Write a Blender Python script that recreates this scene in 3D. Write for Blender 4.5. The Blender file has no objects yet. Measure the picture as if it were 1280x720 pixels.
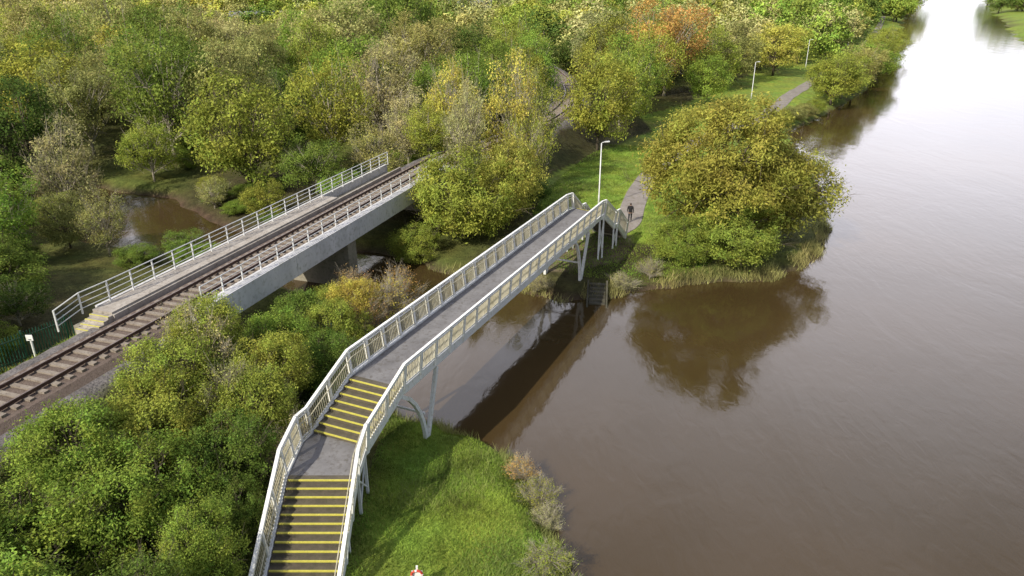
import bpy, math, random
import numpy as np
from mathutils import Vector, Matrix
random.seed(7)
rng=np.random.default_rng(11)
scene=bpy.context.scene
col=scene.collection

# ------------------------------------------------------------------ materials
def newmat(name):
    m=bpy.data.materials.new(name); m.use_nodes=True
    nt=m.node_tree; nt.nodes.clear()
    return m,nt
def N(nt,t,**kw):
    n=nt.nodes.new(t)
    for k,v in kw.items(): setattr(n,k,v)
    return n
def L(nt,a,b): nt.links.new(a,b)
def surf_mat(name,c1,c2,scale=3.0,rough=0.8,bump=0.0,bscale=20.0,detail=6,c3=None,streak=None,metal=0.0):
    """two/three tone weathered procedural surface"""
    m,nt=newmat(name)
    out=N(nt,'ShaderNodeOutputMaterial'); b=N(nt,'ShaderNodeBsdfPrincipled')
    tc=N(nt,'ShaderNodeTexCoord'); mp=N(nt,'ShaderNodeMapping')
    L(nt,tc.outputs['Object'],mp.inputs['Vector'])
    if streak: mp.inputs['Scale'].default_value=streak
    n1=N(nt,'ShaderNodeTexNoise'); n1.inputs['Scale'].default_value=scale; n1.inputs['Detail'].default_value=detail
    n1.inputs['Roughness'].default_value=0.65
    L(nt,mp.outputs[0],n1.inputs['Vector'])
    r=N(nt,'ShaderNodeValToRGB')
    r.color_ramp.elements[0].position=0.32; r.color_ramp.elements[0].color=(*c1,1)
    r.color_ramp.elements[1].position=0.68; r.color_ramp.elements[1].color=(*c2,1)
    L(nt,n1.outputs['Fac'],r.inputs['Fac'])
    colout=r.outputs['Color']
    if c3 is not None:
        n3=N(nt,'ShaderNodeTexNoise'); n3.inputs['Scale'].default_value=scale*5.3; n3.inputs['Detail'].default_value=4
        L(nt,tc.outputs['Object'],n3.inputs['Vector'])
        r3=N(nt,'ShaderNodeValToRGB'); r3.color_ramp.elements[0].position=0.52; r3.color_ramp.elements[1].position=0.72
        r3.color_ramp.elements[0].color=(0,0,0,1); r3.color_ramp.elements[1].color=(.8,.8,.8,1)
        L(nt,n3.outputs['Fac'],r3.inputs['Fac'])
        mx=N(nt,'ShaderNodeMixRGB'); L(nt,r3.outputs['Color'],mx.inputs['Fac']); L(nt,colout,mx.inputs[1]); mx.inputs[2].default_value=(*c3,1)
        colout=mx.outputs[0]
    L(nt,colout,b.inputs['Base Color'])
    b.inputs['Roughness'].default_value=rough; b.inputs['Metallic'].default_value=metal
    if bump>0:
        nb=N(nt,'ShaderNodeTexNoise'); nb.inputs['Scale'].default_value=bscale; nb.inputs['Detail'].default_value=3
        L(nt,tc.outputs['Object'],nb.inputs['Vector'])
        bp=N(nt,'ShaderNodeBump'); bp.inputs['Strength'].default_value=bump; bp.inputs['Distance'].default_value=0.05
        L(nt,nb.outputs['Fac'],bp.inputs['Height']); L(nt,bp.outputs[0],b.inputs['Normal'])
    L(nt,b.outputs[0],out.inputs[0])
    return m

M_white=surf_mat('weathered_white_paint',(.74,.74,.73),(.86,.86,.85),1.2,.5,c3=(.54,.52,.44))
M_cream=surf_mat('weathered_cream_bars',(.36,.33,.23),(.55,.52,.41),1.5,.7,c3=(.24,.21,.13))
M_deck=surf_mat('deck_surfacing',(.14,.135,.14),(.215,.21,.215),1.0,.85,.3,30,c3=(.10,.09,.08))
M_step=surf_mat('step_concrete',(.075,.062,.045),(.13,.11,.08),2.5,.9,.3,25,c3=(.06,.07,.03))
M_yellow=surf_mat('nosing_yellow',(.46,.42,.05),(.62,.56,.10),6,.6,c3=(.28,.26,.10))
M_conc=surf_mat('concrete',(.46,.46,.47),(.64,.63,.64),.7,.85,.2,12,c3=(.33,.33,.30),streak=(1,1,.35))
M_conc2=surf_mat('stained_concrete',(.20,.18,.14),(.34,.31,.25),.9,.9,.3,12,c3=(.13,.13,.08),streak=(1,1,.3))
M_dark=surf_mat('wet_algae_concrete',(.05,.045,.03),(.11,.10,.075),1.5,.7,.3,12,c3=(.04,.05,.02))
M_walk=surf_mat('walkway_concrete',(.30,.265,.23),(.44,.405,.365),1.0,.9,.2,16,c3=(.18,.155,.125))
M_galv=surf_mat('galvanised_steel',(.56,.57,.58),(.72,.73,.74),2,.45,metal=.1)
M_rust=surf_mat('rail_steel',(.06,.03,.02),(.11,.055,.035),4,.6)
M_railtop=surf_mat('rail_head',(.10,.065,.05),(.17,.125,.10),4,.4,metal=.3)
M_sleeper=surf_mat('sleeper',(.19,.155,.125),(.30,.26,.215),2,.9,c3=(.10,.075,.055))
M_bark=surf_mat('bark',(.08,.065,.045),(.16,.13,.095),3,.95,.4,14)
M_palebark=surf_mat('pale_bark',(.26,.23,.17),(.42,.38,.30),3,.95)
M_greenfence=surf_mat('green_fence_paint',(.012,.06,.04),(.02,.09,.06),3,.5)
M_path=surf_mat('path_tarmac',(.20,.175,.16),(.29,.26,.24),.8,.9,.3,20,c3=(.16,.14,.09))
M_lampw=surf_mat('lamp_lens',(.6,.6,.6),(.75,.75,.75),4,.3)
M_slate=surf_mat('roof_sheet',(.16,.17,.19),(.24,.25,.27),.4,.7)
M_render=surf_mat('house_render',(.45,.43,.40),(.58,.56,.52),.5,.8)
M_glass=surf_mat('window_glass',(.03,.04,.05),(.06,.07,.08),1,.15)
M_red=surf_mat('lifebuoy_red',(.5,.05,.03),(.6,.08,.05),3,.5)

def leaf_mat(name,trans=.38):
    m,nt=newmat(name)
    out=N(nt,'ShaderNodeOutputMaterial')
    oi=N(nt,'ShaderNodeObjectInfo')
    at=N(nt,'ShaderNodeAttribute'); at.attribute_name='var'
    hs=N(nt,'ShaderNodeHueSaturation'); hs.inputs['Saturation'].default_value=1.0
    mr=N(nt,'ShaderNodeMapRange'); mr.inputs['To Min'].default_value=.50; mr.inputs['To Max'].default_value=2.8
    L(nt,at.outputs['Fac'],mr.inputs['Value'])
    L(nt,mr.outputs[0],hs.inputs['Value'])
    at2=N(nt,'ShaderNodeAttribute'); at2.attribute_name='hue'
    mr2=N(nt,'ShaderNodeMapRange'); mr2.inputs['To Min'].default_value=.485; mr2.inputs['To Max'].default_value=.536
    L(nt,at2.outputs['Fac'],mr2.inputs['Value']); L(nt,mr2.outputs[0],hs.inputs['Hue'])
    L(nt,oi.outputs['Color'],hs.inputs['Color'])
    d=N(nt,'ShaderNodeBsdfDiffuse'); L(nt,hs.outputs[0],d.inputs['Color'])
    if trans>0:
        t=N(nt,'ShaderNodeBsdfTranslucent'); mx=N(nt,'ShaderNodeMixShader'); mx.inputs[0].default_value=trans
        L(nt,hs.outputs[0],t.inputs['Color'])
        L(nt,d.outputs[0],mx.inputs[1]); L(nt,t.outputs[0],mx.inputs[2]); L(nt,mx.outputs[0],out.inputs[0])
    else: L(nt,d.outputs[0],out.inputs[0])
    return m
M_leaf=leaf_mat('foliage'); M_leaffar=leaf_mat('foliage_opaque',0)

# ------------------------------------------------------------------ mesh builder
class MB:
    def __init__(s): s.v=[]; s.f=[]; s.m=[]
    def add(s,vs,fs,mi=0):
        o=len(s.v); s.v.extend([tuple(p) for p in vs]); s.f.extend([tuple(i+o for i in f) for f in fs]); s.m.extend([mi]*len(fs))
    def beam(s,p0,p1,w,h,mi=0,up=(0,0,1)):
        p0=Vector(p0);p1=Vector(p1); d=(p1-p0)
        if d.length<1e-6: return
        d.normalize(); u=Vector(up)
        if abs(d.dot(u))>.98: u=Vector((0,1,0))
        r=d.cross(u).normalized(); u=r.cross(d).normalized()
        vs=[]
        for p in (p0,p1):
            for a,b in((-1,-1),(1,-1),(1,1),(-1,1)): vs.append(p+r*(a*w/2)+u*(b*h/2))
        s.add(vs,[(0,1,2,3),(7,6,5,4),(0,4,5,1),(1,5,6,2),(2,6,7,3),(3,7,4,0)],mi)
    def tube(s,pts,rads,n=8,mi=0,cap=True):
        pts=[Vector(p) for p in pts]
        o=len(s.v)
        for i,p in enumerate(pts):
            d=(pts[min(i+1,len(pts)-1)]-pts[max(i-1,0)])
            if d.length<1e-6: d=Vector((0,0,1))
            d.normalize(); a=Vector((1,0,0)) if abs(d.x)<.8 else Vector((0,1,0))
            r=d.cross(a).normalized(); u=r.cross(d)
            for k in range(n):
                t=2*math.pi*k/n; s.v.append(tuple(p+(r*math.cos(t)+u*math.sin(t))*rads[i]))
        for i in range(len(pts)-1):
            for k in range(n):
                s.f.append((o+i*n+k,o+i*n+(k+1)%n,o+(i+1)*n+(k+1)%n,o+(i+1)*n+k)); s.m.append(mi)
        if cap:
            s.f.append(tuple(o+k for k in range(n))[::-1]); s.m.append(mi)
            s.f.append(tuple(o+(len(pts)-1)*n+k for k in range(n))); s.m.append(mi)
    def obj(s,name,mats,parent=None,smooth=False):
        me=bpy.data.meshes.new(name); me.from_pydata(s.v,[],s.f)
        for m in mats: me.materials.append(m)
        me.polygons.foreach_set('material_index',s.m)
        if smooth: me.polygons.foreach_set('use_smooth',[True]*len(s.f))
        me.update()
        o=bpy.data.objects.new(name,me); col.objects.link(o)
        if parent: o.parent=parent
        return o
def empty(name,loc=(0,0,0)):
    e=bpy.data.objects.new(name,None); e.location=loc; e.empty_display_size=.3; col.objects.link(e); return e

# ------------------------------------------------------------------ layout
W=np.array([(5,-60),(4,0),(3,15),(2.3,21),(2.1,23.3),(1.8,25.6),(.4,29),(-1.2,31.3),(-3.4,32.7),(-6.1,33.8),(-7.6,37),(-8,41),(-10,46),(-16,51),(-21,55),(-29,58.5),(-37,61),(-44,68),(-60,76),(-90,82),
 (-90,88),(-55,84),(-44,79),(-36,75.5),(-31,69.5),(-25,64.5),(-16,60.5),(-9,58),(-5.1,54.2),(-1.2,52),(3.5,48.8),(7.1,49.8),(13,51.9),(20.1,53.2),(25.5,57),(29.5,65),(34.6,80),(42.3,112.6),(50.5,122.8),(72.7,154.7),(112.6,228.6),(228,449),(500,960),(1500,2500),
 (1700,2500),(570,960),(279,449),(180,271),(150,200),(120,120),(100,40),(95,-60)],float)
RN=np.array((.951,-.31)); RD=np.array((.3095,.9509))
def rs(n,s_): p=RN*n+RD*s_; return float(p[0]),float(p[1])
def catmull(P,k=8):
    P=[np.array(p,float) for p in P]; P=[2*P[0]-P[1]]+P+[2*P[-1]-P[-2]]; o=[]
    for i in range(1,len(P)-2):
        for j in range(k):
            t=j/k; a,b,c,d=P[i-1],P[i],P[i+1],P[i+2]
            o.append(.5*((2*b)+(-a+c)*t+(2*a-5*b+4*c-d)*t*t+(-a+3*b-3*c+d)*t**3))
    o.append(P[-2]); return np.array(o)
TRK=catmull([rs(-29.8,s_) for s_ in (-60,-30,0,20,40,62)]+[rs(-29.4,70),(-2.6,80),(3.8,94),(7.8,108),(9.5,125),(8,150),(1,190),(-12,250)],10)
PATH=catmull([(8.7,60.3),(10.4,63.0),(11.9,69),(13.8,75.5),(18,86),(28,103),(42,122),(53,142),(64,160),(78,184),(100,222),(150,318),(205,430)],8)

def seg_dist(X,Y,P,closed=False):
    Q=np.roll(P,-1,0) if closed else P[1:]; A=P if closed else P[:-1]
    d=np.full(X.shape,1e9)
    for a,b in zip(A,Q):
        ab=b-a; l=ab@ab
        t=np.clip(((X-a[0])*ab[0]+(Y-a[1])*ab[1])/max(l,1e-9),0,1)
        d=np.minimum(d,np.hypot(X-a[0]-t*ab[0],Y-a[1]-t*ab[1]))
    return d
def inside(X,Y,P):
    r=np.zeros(X.shape,bool); Q=np.roll(P,-1,0)
    for a,b in zip(P,Q):
        c=((a[1]>Y)!=(b[1]>Y))
        if abs(b[1]-a[1])<1e-9: continue
        xi=(b[0]-a[0])*(Y-a[1])/(b[1]-a[1])+a[0]
        r^= c&(X<xi)
    return r
def sn(X,Y,s_,seed=0):
    return (np.sin(X/s_+seed*1.7+1.3*np.sin(Y/s_*.8+seed))+np.sin(Y/s_*1.13+seed*2.3+1.1*np.sin(X/s_*.7+seed*.6)))*.5
def sdist(X,Y):
    d=seg_dist(X,Y,W,True); ins=inside(X,Y,W); d=np.where(ins,-d,d)
    return d+.35*sn(X,Y,1.1,1)+.22*sn(X,Y,.45,3)
def ss(x): x=np.clip(x,0,1); return x*x*(3-2*x)
def ground(X,Y,full=False):
    X=np.asarray(X,float);Y=np.asarray(Y,float)
    sd=sdist(X,Y)
    z=np.where(sd>0, .06+.72*ss(sd/1.6)+.75*ss((sd-2)/9)+.5*ss((sd-12)/30), np.maximum(sd*.55,-2.2))
    z=z+np.where(sd>1,.09*sn(X,Y,1.7,5)+.16*sn(X,Y,5.3,8),0)*ss((sd-1)/3)
    nn=X*RN[0]+Y*RN[1]; s_=X*RD[0]+Y*RD[1]
    dt=seg_dist(X,Y,TRK)
    emb=4.62-np.maximum(0,dt-2.7)/1.4
    gap=ss((s_-29.0)/2.5)*ss((63.5-s_)/2.5)*(Y<90)
    emb=emb-gap*12
    zz=np.maximum(z,emb)
    dp=seg_dist(X,Y,PATH)
    zz=np.where(sd>.3,zz*(ss((dp-1.6)/2))+np.minimum(zz,1.5)*(1-ss((dp-1.6)/2)),zz)
    if full: return zz,sd,dt,dp,nn,s_,emb-z
    return zz
def gz(x,y): return float(ground(np.array([x]),np.array([y]))[0])

# ------------------------------------------------------------------ ground sheet
def axis(a,b,step,lo,hi,g=1.09):
    m=list(np.arange(a,b+1e-6,step)); s_=step; x=a; left=[]
    while x>lo: s_*=g; x-=s_; left.append(x)
    s_=step; x=b; right=[]
    while x<hi: s_*=g; x+=s_; right.append(x)
    return np.array(left[::-1]+m+right)
ax=axis(-46,48,.5,-2600,2600,1.07); ay=axis(14,96,.5,-700,2900,1.045)
GX,GY=np.meshgrid(ax,ay); shp=GX.shape
Z,SD,DT,DP,NN,SS,EZ=ground(GX.ravel(),GY.ravel(),True)
X=GX.ravel();Y=GY.ravel()
vs=np.stack([X,Y,Z],1)
ny,nx=shp
idx=np.arange(nx*ny).reshape(ny,nx)
fc=np.stack([idx[:-1,:-1],idx[:-1,1:],idx[1:,1:],idx[1:,:-1]],-1).reshape(-1,4)
def fast_mesh(name,vs,fc):
    me=bpy.data.meshes.new(name); k=fc.shape[1]
    me.vertices.add(len(vs)); me.vertices.foreach_set('co',vs.astype(np.float32).ravel())
    me.loops.add(fc.size); me.loops.foreach_set('vertex_index',fc.astype(np.int32).ravel())
    me.polygons.add(len(fc)); me.polygons.foreach_set('loop_start',np.arange(0,fc.size,k,dtype=np.int32))
    me.polygons.foreach_set('loop_total',np.full(len(fc),k,dtype=np.int32))
    me.update(calc_edges=True); return me
me=fast_mesh('ground',vs,fc)
def mixc(A,c,w): return A*(1-w[:,None])+np.array(c)[None,:]*w[:,None]
C=np.tile(np.array((.055,.055,.022)),(len(X),1))
C=mixc(C,(.09,.115,.028),ss(.5+.9*sn(X,Y,6,2)))
gmask=np.zeros(len(X))
gmask=np.maximum(gmask,ss((X+6.6)/1.0)*ss((37-Y)/2))            # near river bank lawn
gmask=np.maximum(gmask,ss((8.5-DP)/1.5)*(Y>58))                 # lawn by riverside path
gp=np.array([(2.5,66),(9,60),(13,72),(20,88),(14,92),(7,84),(3,76)],float)
gmask=np.maximum(gmask,inside(X,Y,gp)*1.0)
gmask=np.maximum(gmask,((SD>0)&(SD<30)&(X>20)&(Y>85)&(DP<14))*1.0)
rightbank=(SD>0)&(X>Y*.55+15)&(X>60)
gmask=np.maximum(gmask,rightbank*1.0)
gmask=np.maximum(gmask,ss((NN+38)/1)*ss((-32.8-NN)/.6)*(SS<31))  # strip left of the railway
for (fx,fy,fr) in ((-85,260,22),(-150,330,30),(-20,300,18),(60,330,16)):
    gmask=np.maximum(gmask,ss((fr-np.hypot(X-fx,Y-fy))/3))
C=mixc(C,(.165,.27,.04),gmask)
C=mixc(C,(.16,.20,.05),gmask*ss(.3+.8*sn(X,Y,2.3,4))*.6)
C=mixc(C,(.085,.10,.03),gmask*ss(-.35+.9*sn(X,Y,1.3,9))*.7)
bal=ss((3.4-DT+.3*sn(X,Y,.8,6))/.5)*((EZ>-.3))
C=mixc(C,(.15,.14,.135),bal)
C=mixc(C,(.085,.062,.04),ss((1.1-SD)/1.0)*.85)
ub=np.array([(-1,54.5),(4,52.5),(9,55),(10.5,59),(8,62),(3,60)],float)
C=mixc(C,(.18,.145,.10),inside(X,Y,ub)*.8)
ca=me.color_attributes.new('gcol','FLOAT_COLOR','POINT')
ca.data.foreach_set('color',np.concatenate([C,np.ones((len(C),1))],1).astype(np.float32).ravel())
m,nt=newmat('ground_cover')
out=N(nt,'ShaderNodeOutputMaterial'); b=N(nt,'ShaderNodeBsdfPrincipled'); b.inputs['Roughness'].default_value=.95; b.inputs['Specular IOR Level'].default_value=.15
at=N(nt,'ShaderNodeAttribute'); at.attribute_name='gcol'
tc=N(nt,'ShaderNodeTexCoord')
n1=N(nt,'ShaderNodeTexNoise'); n1.inputs['Scale'].default_value=1.3; n1.inputs['Detail'].default_value=9; n1.inputs['Roughness'].default_value=.75
L(nt,tc.outputs['Object'],n1.inputs['Vector'])
mr=N(nt,'ShaderNodeMapRange'); mr.inputs['From Min'].default_value=.3; mr.inputs['From Max'].default_value=.7; mr.inputs['To Min'].default_value=.45; mr.inputs['To Max'].default_value=1.6
L(nt,n1.outputs['Fac'],mr.inputs['Value'])
n2=N(nt,'ShaderNodeTexNoise'); n2.inputs['Scale'].default_value=.35; n2.inputs['Detail'].default_value=5
L(nt,tc.outputs['Object'],n2.inputs['Vector'])
hs=N(nt,'ShaderNodeHueSaturation'); mh=N(nt,'ShaderNodeMapRange'); mh.inputs['From Min'].default_value=.3; mh.inputs['From Max'].default_value=.7; mh.inputs['To Min'].default_value=.45; mh.inputs['To Max'].default_value=.505
L(nt,n2.outputs['Fac'],mh.inputs['Value']); L(nt,mh.outputs[0],hs.inputs['Hue']); L(nt,mr.outputs[0],hs.inputs['Value']); L(nt,at.outputs['Color'],hs.inputs['Color'])
L(nt,hs.outputs[0],b.inputs['Base Color'])
bp=N(nt,'ShaderNodeBump'); bp.inputs['Strength'].default_value=.9; bp.inputs['Distance'].default_value=.15
n3=N(nt,'ShaderNodeTexNoise'); n3.inputs['Scale'].default_value=7; n3.inputs['Detail'].default_value=5
L(nt,tc.outputs['Object'],n3.inputs['Vector']); L(nt,n3.outputs['Fac'],bp.inputs['Height']); L(nt,bp.outputs[0],b.inputs['Normal'])
L(nt,b.outputs[0],out.inputs[0])
me.materials.append(m); me.polygons.foreach_set('use_smooth',[True]*len(fc))
g=bpy.data.objects.new('ground',me); col.objects.link(g)

# ------------------------------------------------------------------ water
m,nt=newmat('river_water')
out=N(nt,'ShaderNodeOutputMaterial'); b=N(nt,'ShaderNodeBsdfPrincipled')
tc=N(nt,'ShaderNodeTexCoord')
nz=N(nt,'ShaderNodeTexNoise'); nz.inputs['Scale'].default_value=.05; nz.inputs['Detail'].default_value=4
L(nt,tc.outputs['Object'],nz.inputs['Vector'])
r=N(nt,'ShaderNodeValToRGB'); r.color_ramp.elements[0].position=.35; r.color_ramp.elements[0].color=(.048,.032,.012,1)
r.color_ramp.elements[1].position=.65; r.color_ramp.elements[1].color=(.066,.043,.019,1)
L(nt,nz.outputs['Fac'],r.inputs['Fac']); L(nt,r.outputs[0],b.inputs['Base Color'])
b.inputs['IOR'].default_value=1.42; b.inputs['Roughness'].default_value=.07
mp=N(nt,'ShaderNodeMapping'); mp.inputs['Rotation'].default_value=(0,0,math.radians(-25)); mp.inputs['Scale'].default_value=(1,.45,1)
L(nt,tc.outputs['Object'],mp.inputs['Vector'])
w1=N(nt,'ShaderNodeTexNoise'); w1.inputs['Scale'].default_value=1.6; w1.inputs['Detail'].default_value=4; w1.inputs['Distortion'].default_value=.6
w2=N(nt,'ShaderNodeTexNoise'); w2.inputs['Scale'].default_value=.18; w2.inputs['Detail'].default_value=3; w2.inputs['Distortion'].default_value=1.0
L(nt,mp.outputs[0],w1.inputs['Vector']); L(nt,mp.outputs[0],w2.inputs['Vector'])
mm=N(nt,'ShaderNodeMath',operation='MULTIPLY_ADD'); mm.inputs[1].default_value=.25
L(nt,w1.outputs['Fac'],mm.inputs[0]); L(nt,w2.outputs['Fac'],mm.inputs[2])
bp=N(nt,'ShaderNodeBump'); bp.inputs['Strength'].default_value=.17; bp.inputs['Distance'].default_value=.3
L(nt,mm.outputs[0],bp.inputs['Height']); L(nt,bp.outputs[0],b.inputs['Normal']); L(nt,b.outputs[0],out.inputs[0])
mb=MB(); mb.add([(-2400,-600,0),(2400,-600,0),(2400,2700,0),(-2400,2700,0)],[(0,1,2,3)])
mb.obj('river_water',[m])

# ------------------------------------------------------------------ strips (path, ballast)
def strip(name,P,offs,zs,mats,parent=None,mi=None):
    P=np.array(P); T=np.gradient(P,axis=0); T/=np.linalg.norm(T,axis=1)[:,None]; R=np.stack([T[:,1],-T[:,0]],1)
    mbs=MB(); k=len(offs); vs=[]
    for i in range(len(P)):
        for j,o in enumerate(offs):
            q=P[i]+R[i]*o; vs.append((q[0],q[1],zs(i,j,q)))
    fs=[(i*k+j,i*k+j+1,(i+1)*k+j+1,(i+1)*k+j) for i in range(len(P)-1) for j in range(k-1)]
    mbs.add(vs,fs); return mbs.obj(name,mats,parent)
def resample(P,step):
    P=np.array(P); d=np.r_[0,np.cumsum(np.linalg.norm(np.diff(P,axis=0),axis=1))]
    n=max(2,int(d[-1]/step)+1); t=np.linspace(0,d[-1],n)
    return np.stack([np.interp(t,d,P[:,0]),np.interp(t,d,P[:,1])],1)
pp=resample(PATH,1.0)
strip('riverside_path',pp,[-1.15,-.4,.4,1.15],lambda i,j,q: gz(*q)+.05,[M_path])

rt=empty('railway_track')
tp=resample(TRK,1.0)
def balz(i,j,q): return [4.55,4.86,4.90,4.86,4.55][j]
strip('ballast',tp,[-2.1,-1.6,0,1.6,2.1],balz,[surf_mat('ballast_stone',(.085,.058,.044),(.17,.125,.10),9,.95,1.0,22,c3=(.25,.215,.19))],rt)
T=np.gradient(tp,axis=0); T/=np.linalg.norm(T,axis=1)[:,None]; R=np.stack([T[:,1],-T[:,0]],1)
for sgn,nm in((-1,'rail_left'),(1,'rail_right')):
    mb=MB()
    for i in range(len(tp)-1):
        a=tp[i]+R[i]*.82*sgn; c=tp[i+1]+R[i+1]*.82*sgn
        mb.beam((a[0],a[1],5.00),(c[0],c[1],5.00),.16,.03,0); mb.beam((a[0],a[1],5.06),(c[0],c[1],5.06),.04,.1,0); mb.beam((a[0],a[1],5.125),(c[0],c[1],5.125),.085,.04,1)
    mb.obj(nm,[M_rust,M_railtop],rt)
mb=MB(); sp=resample(TRK,.68); T=np.gradient(sp,axis=0); T/=np.linalg.norm(T,axis=1)[:,None]; R=np.stack([T[:,1],-T[:,0]],1)
for i in range(len(sp)):
    j=random.uniform(-.04,.04); a=sp[i]-R[i]*(1.3+j); c=sp[i]+R[i]*(1.3-j); dz=random.uniform(-.02,.01)
    mb.beam((a[0],a[1],4.89+dz),(c[0],c[1],4.89+dz),.25,.17,0)
mb.obj('sleepers',[M_sleeper],rt)

# ------------------------------------------------------------------ railway bridge
rb=empty('railway_bridge')
def P3(n,s_,z): x,y=rs(n,s_); return (x,y,z)
def rbox(mb,n0,n1,s0,s1,z0,z1,mi=0):
    vs=[P3(n0,s0,z0),P3(n1,s0,z0),P3(n1,s1,z0),P3(n0,s1,z0),P3(n0,s0,z1),P3(n1,s0,z1),P3(n1,s1,z1),P3(n0,s1,z1)]
    mb.add(vs,[(3,2,1,0),(4,5,6,7),(0,1,5,4),(1,2,6,5),(2,3,7,6),(3,0,4,7)],mi)
mb=MB()
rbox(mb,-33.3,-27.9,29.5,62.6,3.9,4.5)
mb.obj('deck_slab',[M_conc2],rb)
mb=MB()
s0=27.6
for k in range(5):
    e=s0+(63-s0)/5
    rbox(mb,-33.3,-31.95,s0+.01,e-.02,4.4,5.12); s0=e
rbox(mb,-31.95+.003,-31.8,27.6,63,4.4,5.0)
mb.obj('walkway_slab',[M_walk],rb)
mb=MB(); s0=30.0
for k in range(4):
    e=s0+(63-30.0)/4
    rbox(mb,-28.0,-27.3,s0+.01,e-.015,3.75,5.22); s0=e
rbox(mb,-28.15,-27.1,28.9,29.98,3.2,5.25)
rbox(mb,-33.5,-33.303,28,63,3.8,5.16)
rbox(mb,-28.15,-27.1,63.0,64.2,3.2,5.22)
mb.obj('edge_beams',[M_conc],rb)
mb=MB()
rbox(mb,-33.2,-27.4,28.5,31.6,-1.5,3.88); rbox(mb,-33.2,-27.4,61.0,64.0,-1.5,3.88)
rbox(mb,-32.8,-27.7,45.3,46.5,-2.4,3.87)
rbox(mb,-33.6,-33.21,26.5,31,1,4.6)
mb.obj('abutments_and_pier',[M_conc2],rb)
mb=MB()
for k in range(4):
    rbox(mb,-33.2,-31.9,27.6-.34*(k+1)+.005,27.6-.34*k-.005,3.9,4.98-.14*k,0)
    rbox(mb,-33.2,-31.9,27.6-.34*(k+1)+.005,27.6-.34*(k+1)+.09,4.98-.14*k+.002,4.98-.14*k+.02,1)
mb.obj('access_steps',[M_walk,M_yellow],rb)
def fence(pts,h,post,nr,mb,pr=.037,rr=.026):
    pts=[Vector(p) for p in pts]
    for si,(a,c) in enumerate(zip(pts[:-1],pts[1:])):
        n=max(1,round((c-a).length/post)); last=(si==len(pts)-2)
        for i in range(n+(1 if last else 0)):
            p=a.lerp(c,i/n); mb.beam(p,p+Vector((0,0,h)),pr*2,pr*2)
        for r_ in range(nr):
            z=h*(r_+1)/nr-(.02 if r_==nr-1 else 0)
            mb.tube([a+Vector((0,0,z)),c+Vector((0,0,z))],[rr*(1.4 if r_==nr-1 else 1)]*2,6)
mb=MB()
fence([P3(-33.2,63,5.12),P3(-33.2,28.8,5.12),P3(-33.55,27.2,5.0),P3(-34.0,25.9,4.45)],1.25,1.75,4,mb)
mb.obj('handrail_upstream',[M_galv],rb)
mb=MB()
fence([P3(-27.92,30.0,5.22),P3(-27.92,64,5.22)],1.0,1.75,3,mb)
mb.obj('handrail_downstream',[M_galv],rb)

# ------------------------------------------------------------------ footbridge
fb=empty('footbridge')
FN=np.array((.909,-.417));FD=np.array((.417,.909))
def fp(n,s_): p=FN*n+FD*s_; return (float(p[0]),float(p[1]))
c0=-18.1
CL=[(-7.75,19.9,1.0),(-7.75,24.4,3.3),(-7.75,26.45,3.3),(*fp(c0,21.25),3.3),(*fp(c0,24.35),4.62),(*fp(c0,51.6),4.62),(*fp(c0,53.2),4.62),(6.15,56.35,4.62),(7.15,57.9,3.2),(7.5,58.43,3.2),(8.45,59.9,1.65)]
def offset(CLp,o):
    P=[Vector(p) for p in CLp]; res=[]
    for i,p in enumerate(P):
        ds=[]
        if i>0: d=P[i]-P[i-1]; ds.append(Vector((d.x,d.y)).normalized())
        if i<len(P)-1: d=P[i+1]-P[i]; ds.append(Vector((d.x,d.y)).normalized())
        if len(ds)==1: n=Vector((ds[0].y,-ds[0].x)); k=1
        else:
            a=Vector((ds[0].y,-ds[0].x)); c=Vector((ds[1].y,-ds[1].x)); n=(a+c).normalized(); k=1/max(.5,n.dot(a))
        res.append(Vector((p.x+n.x*o*k,p.y+n.y*o*k,p.z)))
    return res
mb=MB(); l=offset(CL,-1.33); r_=offset(CL,1.33)
for i in (1,2,4,5,6,8):
    a,b2,c,d=l[i],r_[i],r_[i+1],l[i+1]
    vs=[a,b2,c,d]+[p-Vector((0,0,.16)) for p in (a,b2,c,d)]
    mb.add(vs,[(0,1,2,3),(7,6,5,4),(0,4,5,1),(1,5,6,2),(2,6,7,3),(3,7,4,0)])
mb.obj('deck',[M_deck],fb)
def flight(mb,i,n):
    a0,a1,b0,b1=l[i],l[i+1],r_[i],r_[i+1]
    dz=(a1.z-a0.z)/n
    for k in range(n):
        t0,t1=k/n,(k+1)/n
        lo=a0.lerp(a1,t0); hi=a0.lerp(a1,t1); ro=b0.lerp(b1,t0); rh=b0.lerp(b1,t1)
        if dz>0: zt=a0.z+dz*(k+1)
        else: zt=a0.z+dz*k-.0
        q=[lo,ro,rh,hi]
        if (k==n-1 and dz>0) or (k==0 and dz<0): zt-=.004
        top=[Vector((p.x,p.y,zt)) for p in q]; bot=[Vector((p.x,p.y,zt-.22)) for p in q]
        mb.add(top+bot,[(0,1,2,3),(7,6,5,4),(0,4,5,1),(1,5,6,2),(2,6,7,3),(3,7,4,0)],0)
        e0,e1=(0,1) if dz>0 else (3,2); f0,f1=(3,2) if dz>0 else (0,1)
        A=top[e0];B=top[e1];Cc=top[f0];D=top[f1]
        w=.06/((Cc-A).length)
        out=(A-Cc).normalized()*.012; s1=(B-A).normalized()*.04
        A2=A+out+s1;B2=B+out-s1;C2=A.lerp(Cc,w)+s1;D2=B.lerp(D,w)-s1
        u=Vector((0,0,.008)); dn=Vector((0,0,-.04))
        mb.add([A2+u,B2+u,D2+u,C2+u,A2+dn,B2+dn],[(0,1,2,3),(0,4,5,1)],1)
mb=MB(); flight(mb,0,14); flight(mb,3,8)
flight(mb,7,8); flight(mb,9,9)
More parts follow.
